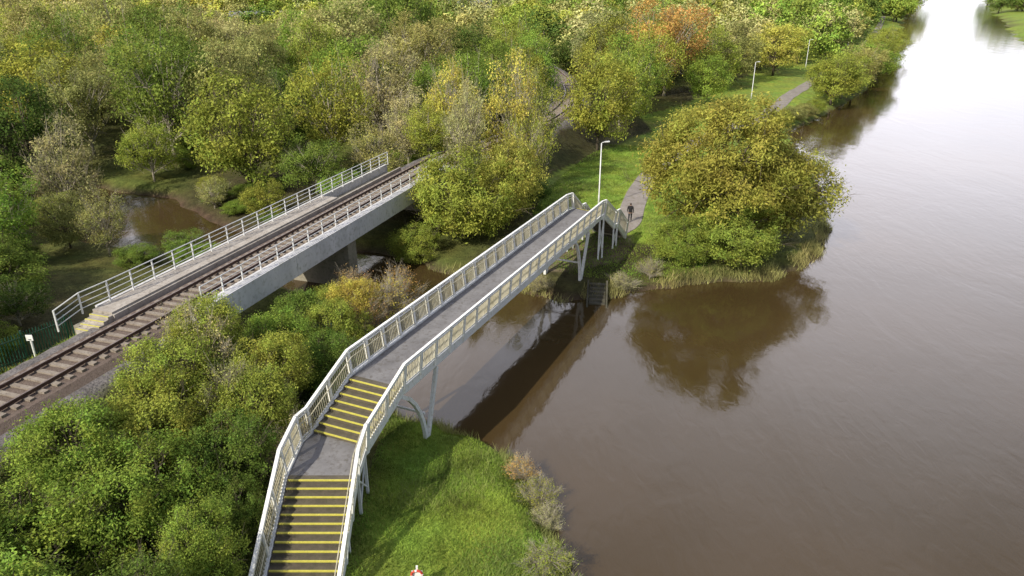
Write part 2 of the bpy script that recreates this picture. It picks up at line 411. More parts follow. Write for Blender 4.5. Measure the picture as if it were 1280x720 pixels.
mb.obj('stairs',[M_step,M_yellow],fb)
mb=MB()
for o in (-1.42,1.42):
    q=offset(CL,o)
    for i in range(len(q)-1):
        h=.42 if i in (4,) else .34
        dz=-.10 if i in(0,3,7,9) else -.14
        ext=(q[i+1]-q[i]).normalized()*.06
        mb.beam(q[i]+Vector((0,0,dz)),q[i+1]+Vector((0,0,dz))+ext*(.5+.02*i),.12+.003*i,h)
P4,P5=Vector(CL[4]),Vector(CL[5]); nrm=Vector((FN[0],FN[1],0))
for k in range(20):
    p=P4.lerp(P5,(k+.5)/20)-Vector((0,0,.27)); mb.beam(p-nrm*1.36,p+nrm*1.36,.1,.18)
mb.obj('girders',[M_white],fb)
def parapet(side,mbw,mbc):
    q=offset(CL,1.44*side); top=offset(CL,1.58*side); inn=offset(CL,1.36*side)
    hh=1.25
    for i in range(len(q)-1):
        a,c=q[i],q[i+1]; ta,tcp=top[i]+Vector((0,0,hh)),top[i+1]+Vector((0,0,hh))
        Lh=Vector((c.x-a.x,c.y-a.y)).length
        n=max(1,round(Lh/1.42))
        for k in range(n+ (1 if i==len(q)-2 else 0)):
            t=k/n
            p0=a.lerp(c,t)-Vector((0,0,.25)); p1=ta.lerp(tcp,t)
            mbw.beam(p0,p1,.18,.12,0,up=(c-a).normalized())
        mbw.beam(ta,tcp+(tcp-ta).normalized()*.03,.14,.10)
        lo0=a.lerp(ta,.12);lo1=c.lerp(tcp,.12)
        mbw.beam(lo0,lo1,.05,.07)
        up0=a.lerp(ta,.86);up1=c.lerp(tcp,.86)
        mbw.beam(up0,up1,.045,.05)
        nb=max(2,int(Lh/.13))
        for k in range(nb):
            t=(k+.5)/nb
            mbc.beam(lo0.lerp(lo1,t),up0.lerp(up1,t),.044,.03,0,up=(c-a).normalized())
        mbc.tube([inn[i]+Vector((0,0,.95)),inn[i+1]+Vector((0,0,.95))],[.024]*2,6)
for sd_,nm in((-1,'parapet_left'),(1,'parapet_right')):
    a=MB();c=MB(); parapet(sd_,a,c); a.obj(nm+'_frame',[M_white],fb); c.obj(nm+'_bars',[M_cream],fb)
mb=MB()
def vleg(S,side,arm0,arm1,zt=4.2,fz=None):
    n_=c0+side*1.42
    x,y=fp(n_,S); zf=gz(x,y)-.4
    def pt(s_,z): xx,yy=fp(n_,s_); return Vector((xx,yy,z))
    cur=[]
    for k in range(7):
        t=k/6; s_=S-arm0*(t**1.9); z=zf+(zt-zf)*(1-(1-t)**1.25); cur.append(pt(s_,z))
    for a,c in zip(cur[:-1],cur[1:]): mb.beam(a,c+(c-a).normalized()*.03,.19,.19,0,up=(FN[0],FN[1],0))
    mb.beam(pt(S+.05,zf),pt(S+arm1,zt),.17,.19,0,up=(FN[0],FN[1],0))
for S,a0,a1 in((26.1,1.9,1.25),(48.7,1.3,1.6)):
    for side in(-1,1): vleg(S,side,a0,a1)
    p=fp(c0-1.4,S);q=fp(c0+1.4,S); mb.beam((*p,2.2),(*q,2.2),.1,.1)
def trestle(p0,p1,zt,off=1.3):
    a=Vector(p0);c=Vector(p1); za=gz(a.x,a.y)-.3
    mb.beam((a.x,a.y,za),(a.x,a.y,zt),.12,.12); mb.beam((c.x,c.y,za),(c.x,c.y,zt),.12,.12)
    mb.beam((a.x,a.y,za+.5),(c.x,c.y,zt-.2),.06,.06); mb.beam((a.x,a.y,zt-.2),(c.x,c.y,za+.5),.06,.06)
for x in(-9.15,-6.35):
    trestle((x,24.6),(x,26.1),3.1)
trestle((-9.15,22.2),(-6.35,22.2),1.95)
q=offset(CL,1.42);q2=offset(CL,-1.42)
for qq in(q,q2):
    trestle((qq[6].x,qq[6].y),(qq[7].x,qq[7].y),4.4)
    trestle((qq[8].x,qq[8].y),(qq[9].x,qq[9].y),2.9)
mb.obj('support_legs',[M_white],fb)
# concrete landing steps going down into the river
e=empty('bank_steps'); mb=MB()
A=Vector((6.4,50.4));D=Vector((-.12,-.99)); Rr=Vector((.99,-.12))
for k in range(9):
    p=A+D*(.36*k); z=.85-.15*k
    mb.beam((p.x-Rr.x*.6,p.y-Rr.y*.6,z-.25),(p.x+Rr.x*.6,p.y+Rr.y*.6,z-.25),.35,.5)
for s_ in(-1,1):
    a=A+Rr*(s_*.7)-D*.3; c=A+D*3.3+Rr*(s_*.7); mb.beam((a.x,a.y,.92),(c.x,c.y,-.45),.12,.25)
mb.obj('treads_and_cheeks',[M_dark],e)

# ------------------------------------------------------------------ street lamps
def lamp(x,y,h=6.1,ang=0):
    z0=gz(x,y); e=empty('street_lamp',(x,y,z0))
    mb=MB(); mb.tube([(0,0,-.3),(0,0,1.1),(0,0,1.15),(0,0,h)],[.09,.09,.065,.05],10)
    ca,sa=math.cos(ang),math.sin(ang)
    mb.tube([(0,0,h-.03),(.12*ca,.12*sa,h+.06),(.4*ca,.4*sa,h+.1)],[.04,.035,.03],8)
    mb.obj('column',[M_galv],e,True)
    mb=MB(); A=Vector((.3*ca,.3*sa,h+.1)); B=Vector((.75*ca,.75*sa,h+.13))
    mb.beam(A,B,.2,.08,0); mb.beam(A.lerp(B,.2)-Vector((0,0,.055)),B-Vector((0,0,.055)),.15,.03,1)
    mb.obj('lamp_head',[M_galv,M_lampw],e)
lamp(8.3,67.6,6.1,.1); lamp(43,134.3,6.3,-.2); lamp(71.2,184.1,6.3,-.2); lamp(105,240,6.3,-.2)

# ------------------------------------------------------------------ signs and fences
x,y=rs(-33.6,24.0); e=empty('railway_marker_post',(x,y,gz(x,y)))
mb=MB(); mb.tube([(0,0,-.2),(0,0,1.3)],[.05,.05],8); mb.beam((0,-.06,1.1),(0,-.06,1.42),.34,.03,0,up=(0,1,0)); mb.beam((-.05,-.08,1.2),(.05,-.08,1.2),.12,.02,1)
mb.obj('post_and_board',[M_white,M_slate],e)
e=empty('lifebuoy_stand',(-3.5,20.7,gz(-3.5,20.7)))
mb=MB(); mb.beam((0,0,-.2),(0,0,1.0),.07,.07); mb.beam((-.2,-.03,.62),(.2,-.03,.62),.36,.03,0,up=(0,1,0)); 
mb.obj('post',[M_white],e)
mb=MB()
pts=[(.2*math.cos(2*math.pi*k/20),-.09,.66+.2*math.sin(2*math.pi*k/20)) for k in range(21)]
mb.tube(pts,[.045]*21,8,cap=False); 
for i in range(len(mb.f)): mb.m[i]=1 if (i//8)%5==0 else 0
mb.obj('lifebuoy_ring',[M_red,M_white],e,True)
def palisade(pts,name,h=1.9,step=.17):
    e=empty(name); mb=MB()
    for a,c in zip(pts[:-1],pts[1:]):
        a=Vector(a);c=Vector(c); n=int((c-a).length/step); prev=None
        for k in range(n+1):
            p=a.lerp(c,k/n); z=gz(p.x,p.y)
            big=(k%15==0)
            mb.beam((p.x,p.y,z-.1),(p.x,p.y,z+h+(.1 if big else 0)),.09 if big else .055,.09 if big else .02)
            if prev is not None and k%5==0:
                for zz in(.35,h-.3): mb.beam((prev[0],prev[1],prev[2]+zz),(p.x,p.y,z+zz),.04,.05)
            if k%5==0: prev=(p.x,p.y,z)
    mb.obj('pales_and_rails',[M_greenfence],e)
palisade([rs(-38.5,14),rs(-38.2,24),rs(-37.5,29.5)],'palisade_fence')
palisade([rs(-26.4,29.6),rs(-24.6,31.5),rs(-22.3,35)],'palisade_fence')

def house(x,y,w,d,h,rot):
    z=gz(x,y); e=empty('distant_house',(x,y,z)); e.rotation_euler=(0,0,rot)
    mb=MB(); mb.add([(-w,-d,-.5),(w,-d,-.5),(w,d,-.5),(-w,d,-.5),(-w,-d,h),(w,-d,h),(w,d,h),(-w,d,h),(-w,0,h+d*.7),(w,0,h+d*.7)],
        [(0,1,5,4),(1,2,6,9,5),(2,3,7,6),(3,0,4,8,7)]); mb.obj('walls',[M_render],e)
    mb=MB(); 
    for s_ in(-1,1):
        mb.add([(-w-.3,s_*(d+.4),h-.2),(w+.3,s_*(d+.4),h-.2),(w+.3,0,h+d*.7+.08),(-w-.3,0,h+d*.7+.08)],[(0,1,2,3)])
    mb.obj('roof',[M_slate],e)
    mb=MB()
    for k in range(4):
        cx=-w+ (k+.5)*2*w/4; mb.beam((cx-.5,-d-.02,h*.55),(cx+.5,-d-.02,h*.55),.04,1.2)
    mb.obj('windows',[M_glass],e)
house(-90,275,9,5,5,.2); house(-22,318,14,6,7,-.1); house(-160,345,8,5,5,.4)

# ------------------------------------------------------------------ foliage
def unit(n): v=rng.normal(size=(n,3)); return v/np.linalg.norm(v,axis=1)[:,None]
def tree_mesh(name,H=10,R=5,nleaf=9000,leaf=.38,base=.12,nl=9,ncl=150,csig=.11,limbs=16,twigs=0,bark=None,shell=.75,aspect=.5,lr_=(.36,.55),rr_=(.25,.62),lm=None):
    zc=H*(base+(1-base)/2); rz=H*(1-base)/2
    lc=[];lr=[]
    for k in range(nl):
        u=unit(1)[0]; rr=rng.uniform(*rr_)
        lc.append(np.array([u[0]*R*rr,u[1]*R*rr,zc+u[2]*rz*rr])); lr.append(rng.uniform(*lr_))
    lc=np.array(lc); lr=np.array(lr)
    w=lr**2/np.sum(lr**2)
    k=rng.choice(nl,size=ncl*3,p=w); u=unit(ncl*3); rad=rng.uniform(shell,1.05,size=ncl*3)
    P=lc[k]+u*(lr[k]*rad)[:,None]*np.array([R,R,rz*1.05])
    e=np.min([np.linalg.norm((P-lc[j])/np.array([R,R,rz])/lr[j],axis=1) for j in range(nl)],axis=0)
    P=P[e>.62][:ncl]; P[:,2]=np.clip(P[:,2],.25,H)
    nc=len(P)
    cr=rng.uniform(.6,1.5,nc)*csig*R; cv=rng.uniform(0,1,nc); ch=np.clip(rng.normal(.5,.22,nc),0,1)
    kk=rng.choice(nc,size=nleaf,p=cr**2/np.sum(cr**2))
    off=rng.normal(size=(nleaf,3))*cr[kk][:,None]*np.array([1,1,.75])
    Q=P[kk]+off; Q[:,2]=np.maximum(Q[:,2],.05)
    outd=Q-np.array([0,0,zc*.8]); outd/=np.linalg.norm(outd,axis=1)[:,None]
    n=outd*.7+unit(nleaf)*.9+np.array([0,0,.45]); n/=np.linalg.norm(n,axis=1)[:,None]
    a=np.cross(n,unit(nleaf)); a/=np.linalg.norm(a,axis=1)[:,None]; bb=np.cross(n,a)
    sz=leaf*rng.uniform(.6,1.25,nleaf)[:,None]*.5
    V=np.stack([Q-a*sz,Q-bb*sz*aspect,Q+a*sz,Q+bb*sz*aspect],1).reshape(-1,3)
    F=np.arange(nleaf*4).reshape(-1,4)
    var=np.clip(.45*cv[kk]+.55*rng.uniform(0,1,nleaf),0,1); hue=np.clip(ch[kk]+rng.normal(0,.12,nleaf),0,1)
    mb=MB(); tr=.035*H
    th=H*.62; bend=rng.normal(0,.04*H,2)
    tpts=[Vector((bend[0]*t*t,bend[1]*t*t,th*t-.3*(t==0))) for t in (0,.25,.5,.75,1)]
    mb.tube(tpts,[tr*.62,tr*.48,tr*.36,tr*.24,tr*.1],7)
    order=rng.permutation(nc)[:limbs]
    for j in order:
        e_=Vector(P[j]); t=min(.95,max(.15,(e_.z/H)*.62)); s_=Vector((bend[0]*t*t,bend[1]*t*t,th*t))
        mid=s_.lerp(e_,.5)+Vector((0,0,-.04*H+rng.uniform(0,.1)*H)); 
        r0=tr*.26
        mb.tube([s_,s_.lerp(mid,.5)+Vector(tuple(rng.normal(0,.1,3))),mid,mid.lerp(e_,.6),e_],[r0,r0*.8,r0*.6,r0*.4,r0*.12],5,cap=False)
        for q in range(2):
            e2=mid.lerp(e_,.4)+Vector(tuple(unit(1)[0]))*R*.3
            mb.tube([mid,mid.lerp(e2,.5)+Vector((0,0,.1)),e2],[r0*.4,r0*.28,r0*.08],4,cap=False)
    for q in range(twigs):
        j=rng.integers(nc); s_=Vector(P[j]); o=(s_-Vector((0,0,zc*.5))).normalized()+Vector(tuple(unit(1)[0]))*.45+Vector((0,0,.35))
        s_=s_-o*.3*R; e_=s_+o.normalized()*R*rng.uniform(.35,.7); r0=.0045*R
        m_=s_.lerp(e_,.5)+Vector(tuple(rng.normal(0,.03*R,3)))
        mb.tube([s_,m_,e_],[r0,r0*.8,r0*.3],3,cap=False)
        for k2 in range(3):
            b0=s_.lerp(e_,rng.uniform(.3,.8)); b1=b0+(o.normalized()+Vector(tuple(unit(1)[0]))*.8).normalized()*R*.2
            mb.tube([b0,b1],[r0*.6,r0*.25],3,cap=False)
    wv=np.array(mb.v)
    nV=len(V)
    me=bpy.data.meshes.new(name)
    wf=mb.f
    allv=np.concatenate([V,wv]); me.vertices.add(len(allv)); me.vertices.foreach_set('co',allv.astype(np.float32).ravel())
    li=list(F.ravel()); ls=list(range(0,nleaf*4,4)); lt=[4]*nleaf; c=nleaf*4
    for f in wf: li.extend([i+nV for i in f]); ls.append(c); lt.append(len(f)); c+=len(f)
    me.loops.add(len(li)); me.loops.foreach_set('vertex_index',np.array(li,dtype=np.int32))
    me.polygons.add(len(ls)); me.polygons.foreach_set('loop_start',np.array(ls,dtype=np.int32)); me.polygons.foreach_set('loop_total',np.array(lt,dtype=np.int32))
    me.materials.append(lm or M_leaf); me.materials.append(bark or M_bark)
    me.polygons.foreach_set('material_index',np.array([0]*nleaf+[1]*len(wf),dtype=np.int32))
    me.update(calc_edges=True)
    for nm,arr in(('var',var),('hue',hue)):
        at=me.attributes.new(nm,'FLOAT','FACE'); at.data.foreach_set('value',np.concatenate([arr,np.zeros(len(wf))]).astype(np.float32))
    me['R']=R; me['H']=H
    return me
BROAD=[tree_mesh('broadleaf_%d'%i,10,5,13500,.28,.08,13,230,.075,20,80,M_palebark if i%2 else None) for i in range(5)]
OPEN=[tree_mesh('open_crown_%d'%i,10,4.6,7500,.25,.12,11,170,.075,34,200,M_palebark,.5) for i in range(4)]
WILL=tree_mesh('willow_crown',13,7.2,66000,.30,.0,34,640,.05,24,60,None,.85,.35,(.32,.42),(.35,.64))
WILL2=tree_mesh('riverside_willow',9,5.5,28000,.30,.0,20,320,.062,18,80,None,.8,.35,(.34,.46),(.3,.6))
BUSH=[tree_mesh('bush_%d'%i,4.6,3.1,32000,.125,.0,14,360,.060,22,160,None,.7,.5) for i in range(3)]
TWIG=[tree_mesh('twiggy_%d'%i,4.5,2.6,3000,.13,.05,8,120,.09,40,340,M_palebark,.4,.5) for i in range(2)]
FAR=[tree_mesh('far_tree_%d'%i,10,5.4,3200,.54,.06,12,120,.085,8,0,lm=M_leaffar) for i in range(4)]
PLACED=[]
def put(me,x,y,r,h,c,name,parent=None,jit=.12,zoff=0):
    o=bpy.data.objects.new(name,me); col.objects.link(o)
    o.location=(x,y,gz(x,y)-.1+zoff if parent is None else parent[1](x,y)); o.rotation_euler=(0,0,random.uniform(0,6.28))
    o.scale=(r/me['R'],r/me['R']*random.uniform(.93,1.07),h/me['H'])
    k=random.uniform(1-jit,1+jit); o.color=(c[0]*k*random.uniform(.93,1.07),c[1]*k,c[2]*k,1)
    if parent: o.parent=parent[0]
    PLACED.append((x,y,r)); return o
G_=(.115,.15,.030);DG=(.065,.095,.022);YG=(.215,.225,.042);YE=(.33,.285,.065);OL=(.225,.215,.075);PB=(.275,.25,.115);OR=(.34,.20,.07);LG=(.165,.215,.038);RB=(.25,.15,.075)
# --- near bushes between railway and footbridge
for (x,y,r,h,c,k) in [(-17.4,20.4,3.2,4.6,LG,0),(-14.0,22.6,2.9,4.6,LG,1),(-17.2,24.4,2.9,4.5,LG,2),(-12.3,25.6,2.4,4.4,G_,0),(-15.2,27.3,3.0,4.6,YG,1),(-11.9,29.0,2.3,4.6,YG,2),
  (-15.6,30.6,2.9,4.4,YG,0),(-12.4,32.4,2.5,4.6,YG,1),(-15.7,33.6,2.4,4.0,YG,2),(-10.6,35.6,2.1,3.6,G_,0),(-13.0,36.6,2.3,4.0,LG,1),(-11.4,20.3,1.9,3.4,LG,2),(-20.0,17.5,3.2,4.7,LG,1),(-16,16.5,3.2,4.6,LG,2),(-12,16.5,2.6,4,G_,0),
  (-10.9,22.8,1.5,2.8,G_,1),(-10.6,40.0,2.2,3.8,YG,0),(-13.2,41.0,2.2,3.4,G_,2),(-9.0,32.2,1.5,2.4,DG,1),(-8.6,36.0,1.3,1.8,G_,2)]:
    put(BUSH[k],x,y,r,h,c,'bush')
for (x,y,r,h,c,k) in [(-10.0,27.0,1.5,3.6,PB,0),(-13.4,29.6,2.4,5.3,OL,1),(-15.4,32,2.2,5,PB,0),(-8.9,45.0,2.6,4.0,YE,0),(-11.6,47.2,2.3,4.0,RB,1),(-8.6,48.4,2.6,4.8,OR,0),(-9.8,43.0,2,3.6,RB,1)]:
    put(TWIG[k],x,y,r,h,c,'twiggy_shrub')
put(BUSH[1],-10.4,43.6,2.0,3.6,YE,'bush'); put(BUSH[0],-12.4,44.6,1.7,2.8,YG,'bush')
# --- far bank willow and neighbours
put(WILL,17.5,58.6,7.2,13.0,(.225,.22,.048),'willow_tree')
put(WILL2,22.8,61.6,5.8,9.2,(.205,.205,.046),'willow_tree')
put(WILL2,17.6,54.6,3.8,6.0,(.19,.215,.042),'willow_tree')
put(WILL2,13.4,55.2,2.6,4.4,(.17,.21,.04),'willow_tree')
put(WILL2,-4.3,60.6,5.0,9.0,YG,'willow_tree')
put(WILL2,-.4,64.5,3.8,8.5,(.25,.235,.055),'willow_tree')
put(BUSH[0],-8.4,57.6,2.4,3.6,YG,'bush')
for (x,y) in ((41.5,114.5),(44.5,117.5),(48,121.5),(51.5,126)): put(BUSH[1],x,y,2.2,2.4,random.choice([YG,OL]),'bush')
for (x,y,r,h,c,k) in [(0.6,72,4.0,13.5,YE,0),(-4.2,68,2.4,12,PB,1),(2.3,79,3.6,11,YG,2),(-7,88,4,13,YE,1),(1.2,68,3,10.5,YG,3)]:
    put(OPEN[k],x,y,r,h,c,'autumn_tree')
for (x,y,r,h,c,k) in [(10.8,92,5.2,13,YG,0),(15,103,4.8,12,YG,1),(2.0,68,2.2,3,DG,2),(1.2,77,2.2,3.5,DG,3),(28,138,8.5,17,OR,1),(17.5,112,5.5,13,LG,2),(22,122,5.5,13.5,YG,3),(33,127,4.6,9.0,LG,0),(38,147,6,12,YG,1),(46,157,6,12,OL,2)]:
    put(BROAD[k],x,y,r,h,c,'autumn_tree' if c in(OR,YG,OL) else 'broadleaf_tree')
for i,(x,y) in enumerate([(57.5,134.5),(62.5,142),(68,150),(74,160),(80.5,170),(85,178),(90,187),(95,197),(100,206),(105,216),(112,227)]):
    put(BROAD[i%5],x,y,random.uniform(4.8,6.0),random.uniform(7.5,10),random.choice([YG,OL,YG,LG]),'riverside_tree')
# left woodland hero trees
for (x,y,r,h,c,k,kind) in [(-27.5,75,6.2,13,YG,0,'b'),(-41,88,7,15,G_,1,'b'),(-33,88,5.5,14,OL,2,'b'),(-45,72,4.5,11,PB,0,'o'),(-50,62,5,12,OL,1,'o'),(-39.5,53.5,3.6,8,LG,3,'b'),(-34.5,45.5,3.0,4.2,G_,2,'b'),(-31,41.5,2.2,3.2,DG,1,'b'),(-37,47,3,5,G_,0,'b'),
    (-17,96,6,14,PB,2,'o'),(-21,86,5,12.5,YG,3,'b'),(-29,130,9.5,18,(.26,.25,.10),0,'b'),(-14,118,6.5,15,OL,1,'b'),(-53,80,6,14,DG,2,'b'),(-47,100,7,16,G_,3,'b'),(-60,96,7,14,YG,0,'b'),(-20,73,3.4,6,G_,1,'b'),(-14,76,3.4,7,OL,2,'o'),(-33.0,56.3,2.3,6.5,OL,1,'o'),(-46,57,3.4,6.5,YG,0,'b'),(-52,50,4,8,G_,1,'b'),(-44,46,3.6,6,LG,2,'b'),(-41,40,3,4.5,G_,3,'b'),(-29.5,37.5,1.6,2.2,G_,0,'b'),(-16.5,68.5,2.4,3.8,LG,3,'b'),
    (-37.5,58.5,2.6,5.0,OL,2,'b'),(-26.5,55.8,1.8,2.6,G_,1,'b'),(-23,65.8,2.4,4.2,YG,0,'b'),(-29.5,70,2.2,3.5,OL,2,'o'),(-40,80,3.5,7,YG,1,'b'),(-9,79,3.2,6,YG,3,'b'),(-12,84,3.8,9,PB,0,'o'),(-41,63.5,2.2,4.5,YG,3,'o')]:
    put((BROAD if kind=='b' else OPEN)[k%4],x,y,r,h,c,'broadleaf_tree' if kind=='b' else 'autumn_tree')
# random fill
cand=[]
for (y0,y1,sp) in((16,60,6.5),(60,150,7.2),(150,300,9.8),(300,520,14),(520,900,24)):
    yy=y0
    while yy<y1:
        xx=-yy*.80-20
        while xx<yy*.75+20:
            cand.append((xx+random.uniform(-.4,.4)*sp,yy+random.uniform(-.4,.4)*sp,sp)); xx+=sp
        yy+=sp*.88
cx=np.array([c[0] for c in cand]);cy=np.array([c[1] for c in cand]);cs=np.array([c[2] for c in cand])
z,sd,dt,dp,nn,s_,_e=ground(cx,cy,True)
clear=np.array([(-44,60),(-26,38),(-20,45),(-24,62),(-30,72),(-40,74)],float)
ok=(sd>2.5)&(dt>5.2)&(dp>np.where(cy>190,5.0,9.0))&(~inside(cx,cy,gp))&(~inside(cx,cy,clear))
left=(cx<cy*.5+8)
ok&=~((cy<64)&(nn>-38)); ok&=~((cx>6)&(cy<100)&left&(dp<16))
ok&=~((~left)&(cy<470)); ok&=~((~left)&(rng.uniform(size=len(cx))<.75))
for (fx,fy,fr) in ((-85,260,20),(-150,330,28),(-20,300,17),(60,330,14)): ok&=np.hypot(cx-fx,cy-fy)>fr
man=np.array(PLACED)
dw=empty('distant_woodland')
zf=z
for i in np.nonzero(ok)[0]:
    x,y,sp=float(cx[i]),float(cy[i]),cs[i]
    d=np.hypot(man[:,0]-x,man[:,1]-y)-man[:,2]
    if d.min()<sp*.30: continue
    r=sp*random.uniform(.50,.84); h=(random.uniform(1.7,2.7)*r if y<150 else random.uniform(1.4,2.2)*r) if y>60 else random.uniform(1.3,1.9)*r
    zone=math.sin(x*.035+1.3*math.sin(y*.03))+random.uniform(-.9,.9)
    if x<-30 and y<120: c=random.choice([G_,DG,G_,YG,OL,LG,LG])
    elif zone>.5: c=random.choice([YG,YE,OL,YG,LG,(.25,.24,.10)])
    elif zone>-.4: c=random.choice([OL,PB,YG,LG,G_,(.25,.24,.10)])
    else: c=random.choice([G_,YG,DG,LG,OL])
    if random.random()<.010: c=OR
    if y<125:
        me_=random.choice(BROAD+BROAD+OPEN); put(me_,x,y,r,h,c,'broadleaf_tree')
    else:
        zz=float(zf[i])-.1
        put(random.choice(FAR if y>170 else BROAD),x,y,r*1.05,h,c,'woodland_tree',parent=(dw,lambda a,b_,zz=zz:zz))

for i in range(90):
    if i<22: x,y=random.uniform(-62,-36),random.uniform(38,70)
    elif i<46: x,y=random.uniform(-26,3),random.uniform(62,92)
    elif i<70: x,y=random.uniform(-55,-22),random.uniform(68,100)
    else: x,y=random.uniform(-40,-20),random.uniform(52,74)
    zz,sd1,dt1,dp1,*_=ground(np.array([x]),np.array([y]),True)
    if sd1[0]<.8 or dt1[0]<4.5 or dp1[0]<4 or inside(np.array([x]),np.array([y]),gp)[0]: continue
    put(random.choice(BUSH),x,y,random.uniform(1.4,2.6),random.uniform(1.4,2.6) if i<70 else random.uniform(1.2,2),random.choice([G_,DG,LG,YG]),'bush')

# ------------------------------------------------------------------ grass blades, reeds
def blades(name,pts,hgt,wid,c,lean=.5,mat=None):
    n=len(pts); a=rng.uniform(0,6.28,n); h=hgt*rng.uniform(.5,1.3,n); w=wid*rng.uniform(.7,1.3,n)
    dx=np.stack([np.cos(a),np.sin(a),np.zeros(n)],1); ln=rng.normal(0,lean,(n,2))*h[:,None]
    top=pts+np.concatenate([ln,h[:,None]],1)
    V=np.stack([pts-dx*w[:,None]/2,pts+dx*w[:,None]/2,top],1).reshape(-1,3); F=np.arange(n*3).reshape(-1,3)
    me=fast_mesh(name,V,F); me.materials.append(mat or M_leaf)
    cl=.5+.5*sn(pts[:,0],pts[:,1],.5,2)
    for nm,arr in(('var',np.clip(.5*cl+.5*rng.uniform(0,1,n),0,1)),('hue',np.clip(.5+.3*sn(pts[:,0],pts[:,1],1.1,4)+rng.normal(0,.1,n),0,1))):
        at=me.attributes.new(nm,'FLOAT','FACE'); at.data.foreach_set('value',arr.astype(np.float32))
    o=bpy.data.objects.new(name,me); col.objects.link(o); o.color=(*c,1); return o
def scatter(x0,x1,y0,y1,n,cond):
    x=rng.uniform(x0,x1,n);y=rng.uniform(y0,y1,n); z,sd,dt,dp,nn,s_,_=ground(x,y,True)
    k=cond(x,y,sd,dt,dp,nn,s_); return np.stack([x,y,z-.01],1)[k]
blades('bank_grass',scatter(-9,4,17,36,90000,lambda x,y,sd,dt,dp,nn,s_:(sd>.35)&(x>-6.6)),.13,.035,(.16,.21,.038))
blades('rough_grass',scatter(-7,3.5,17,35,26000,lambda x,y,sd,dt,dp,nn,s_:(sd>.35)&(x>-6.4)&(sn(x,y,1.2,9)+rng.uniform(-.3,.3,len(x))>.25)),.30,.03,(.15,.17,.05),.6)
blades('lawn_grass',scatter(2,24,50,95,90000,lambda x,y,sd,dt,dp,nn,s_:(sd>.4)&(dp>1.3)&(dp<9)),.13,.06,(.16,.215,.038))
def fringe(n,x0,x1,y0,y1,lo=-.15,hi=.8,thr=.1):
    return scatter(x0,x1,y0,y1,n,lambda x,y,sd,dt,dp,nn,s_:(sd>lo)&(sd<hi)&(sn(x,y,.9,7)+rng.uniform(-.5,.5,len(x))>thr))
blades('bank_reeds',fringe(60000,-8,4.5,14,36,-.1,.9,.0),.50,.035,(.20,.20,.07),.35)
blades('bank_reeds',fringe(120000,-9,32,46,72,-.2,1.1,-.2),.60,.05,(.235,.215,.09),.35)
blades('rough_grass',scatter(-32,-20,14,36,40000,lambda x,y,sd,dt,dp,nn,s_:(nn<-33.2)&(nn>-39)),.22,.05,(.19,.22,.05))
blades('rough_grass',scatter(-24,-8,14,46,60000,lambda x,y,sd,dt,dp,nn,s_:(nn>-26.4)&(sd>.2)&(x<-9.3)),.3,.06,(.09,.11,.035))
for (x,y,r,h,c,k) in [(1.3,26.6,1.2,1.5,YG,0),(.6,27.9,1.1,1.5,OR,1),(1.5,24.9,1.0,1.1,PB,1),(1.4,22.4,1.4,1.2,YG,1),(1.9,21.0,1.2,1.0,LG,0),(8.4,51.0,1.5,1.6,PB,0),(10.6,52.2,1.4,1.8,OL,1),(2.2,50.6,1.4,1.5,PB,1)]:
    put(TWIG[k],x,y,r,h,c,'dead_weeds')

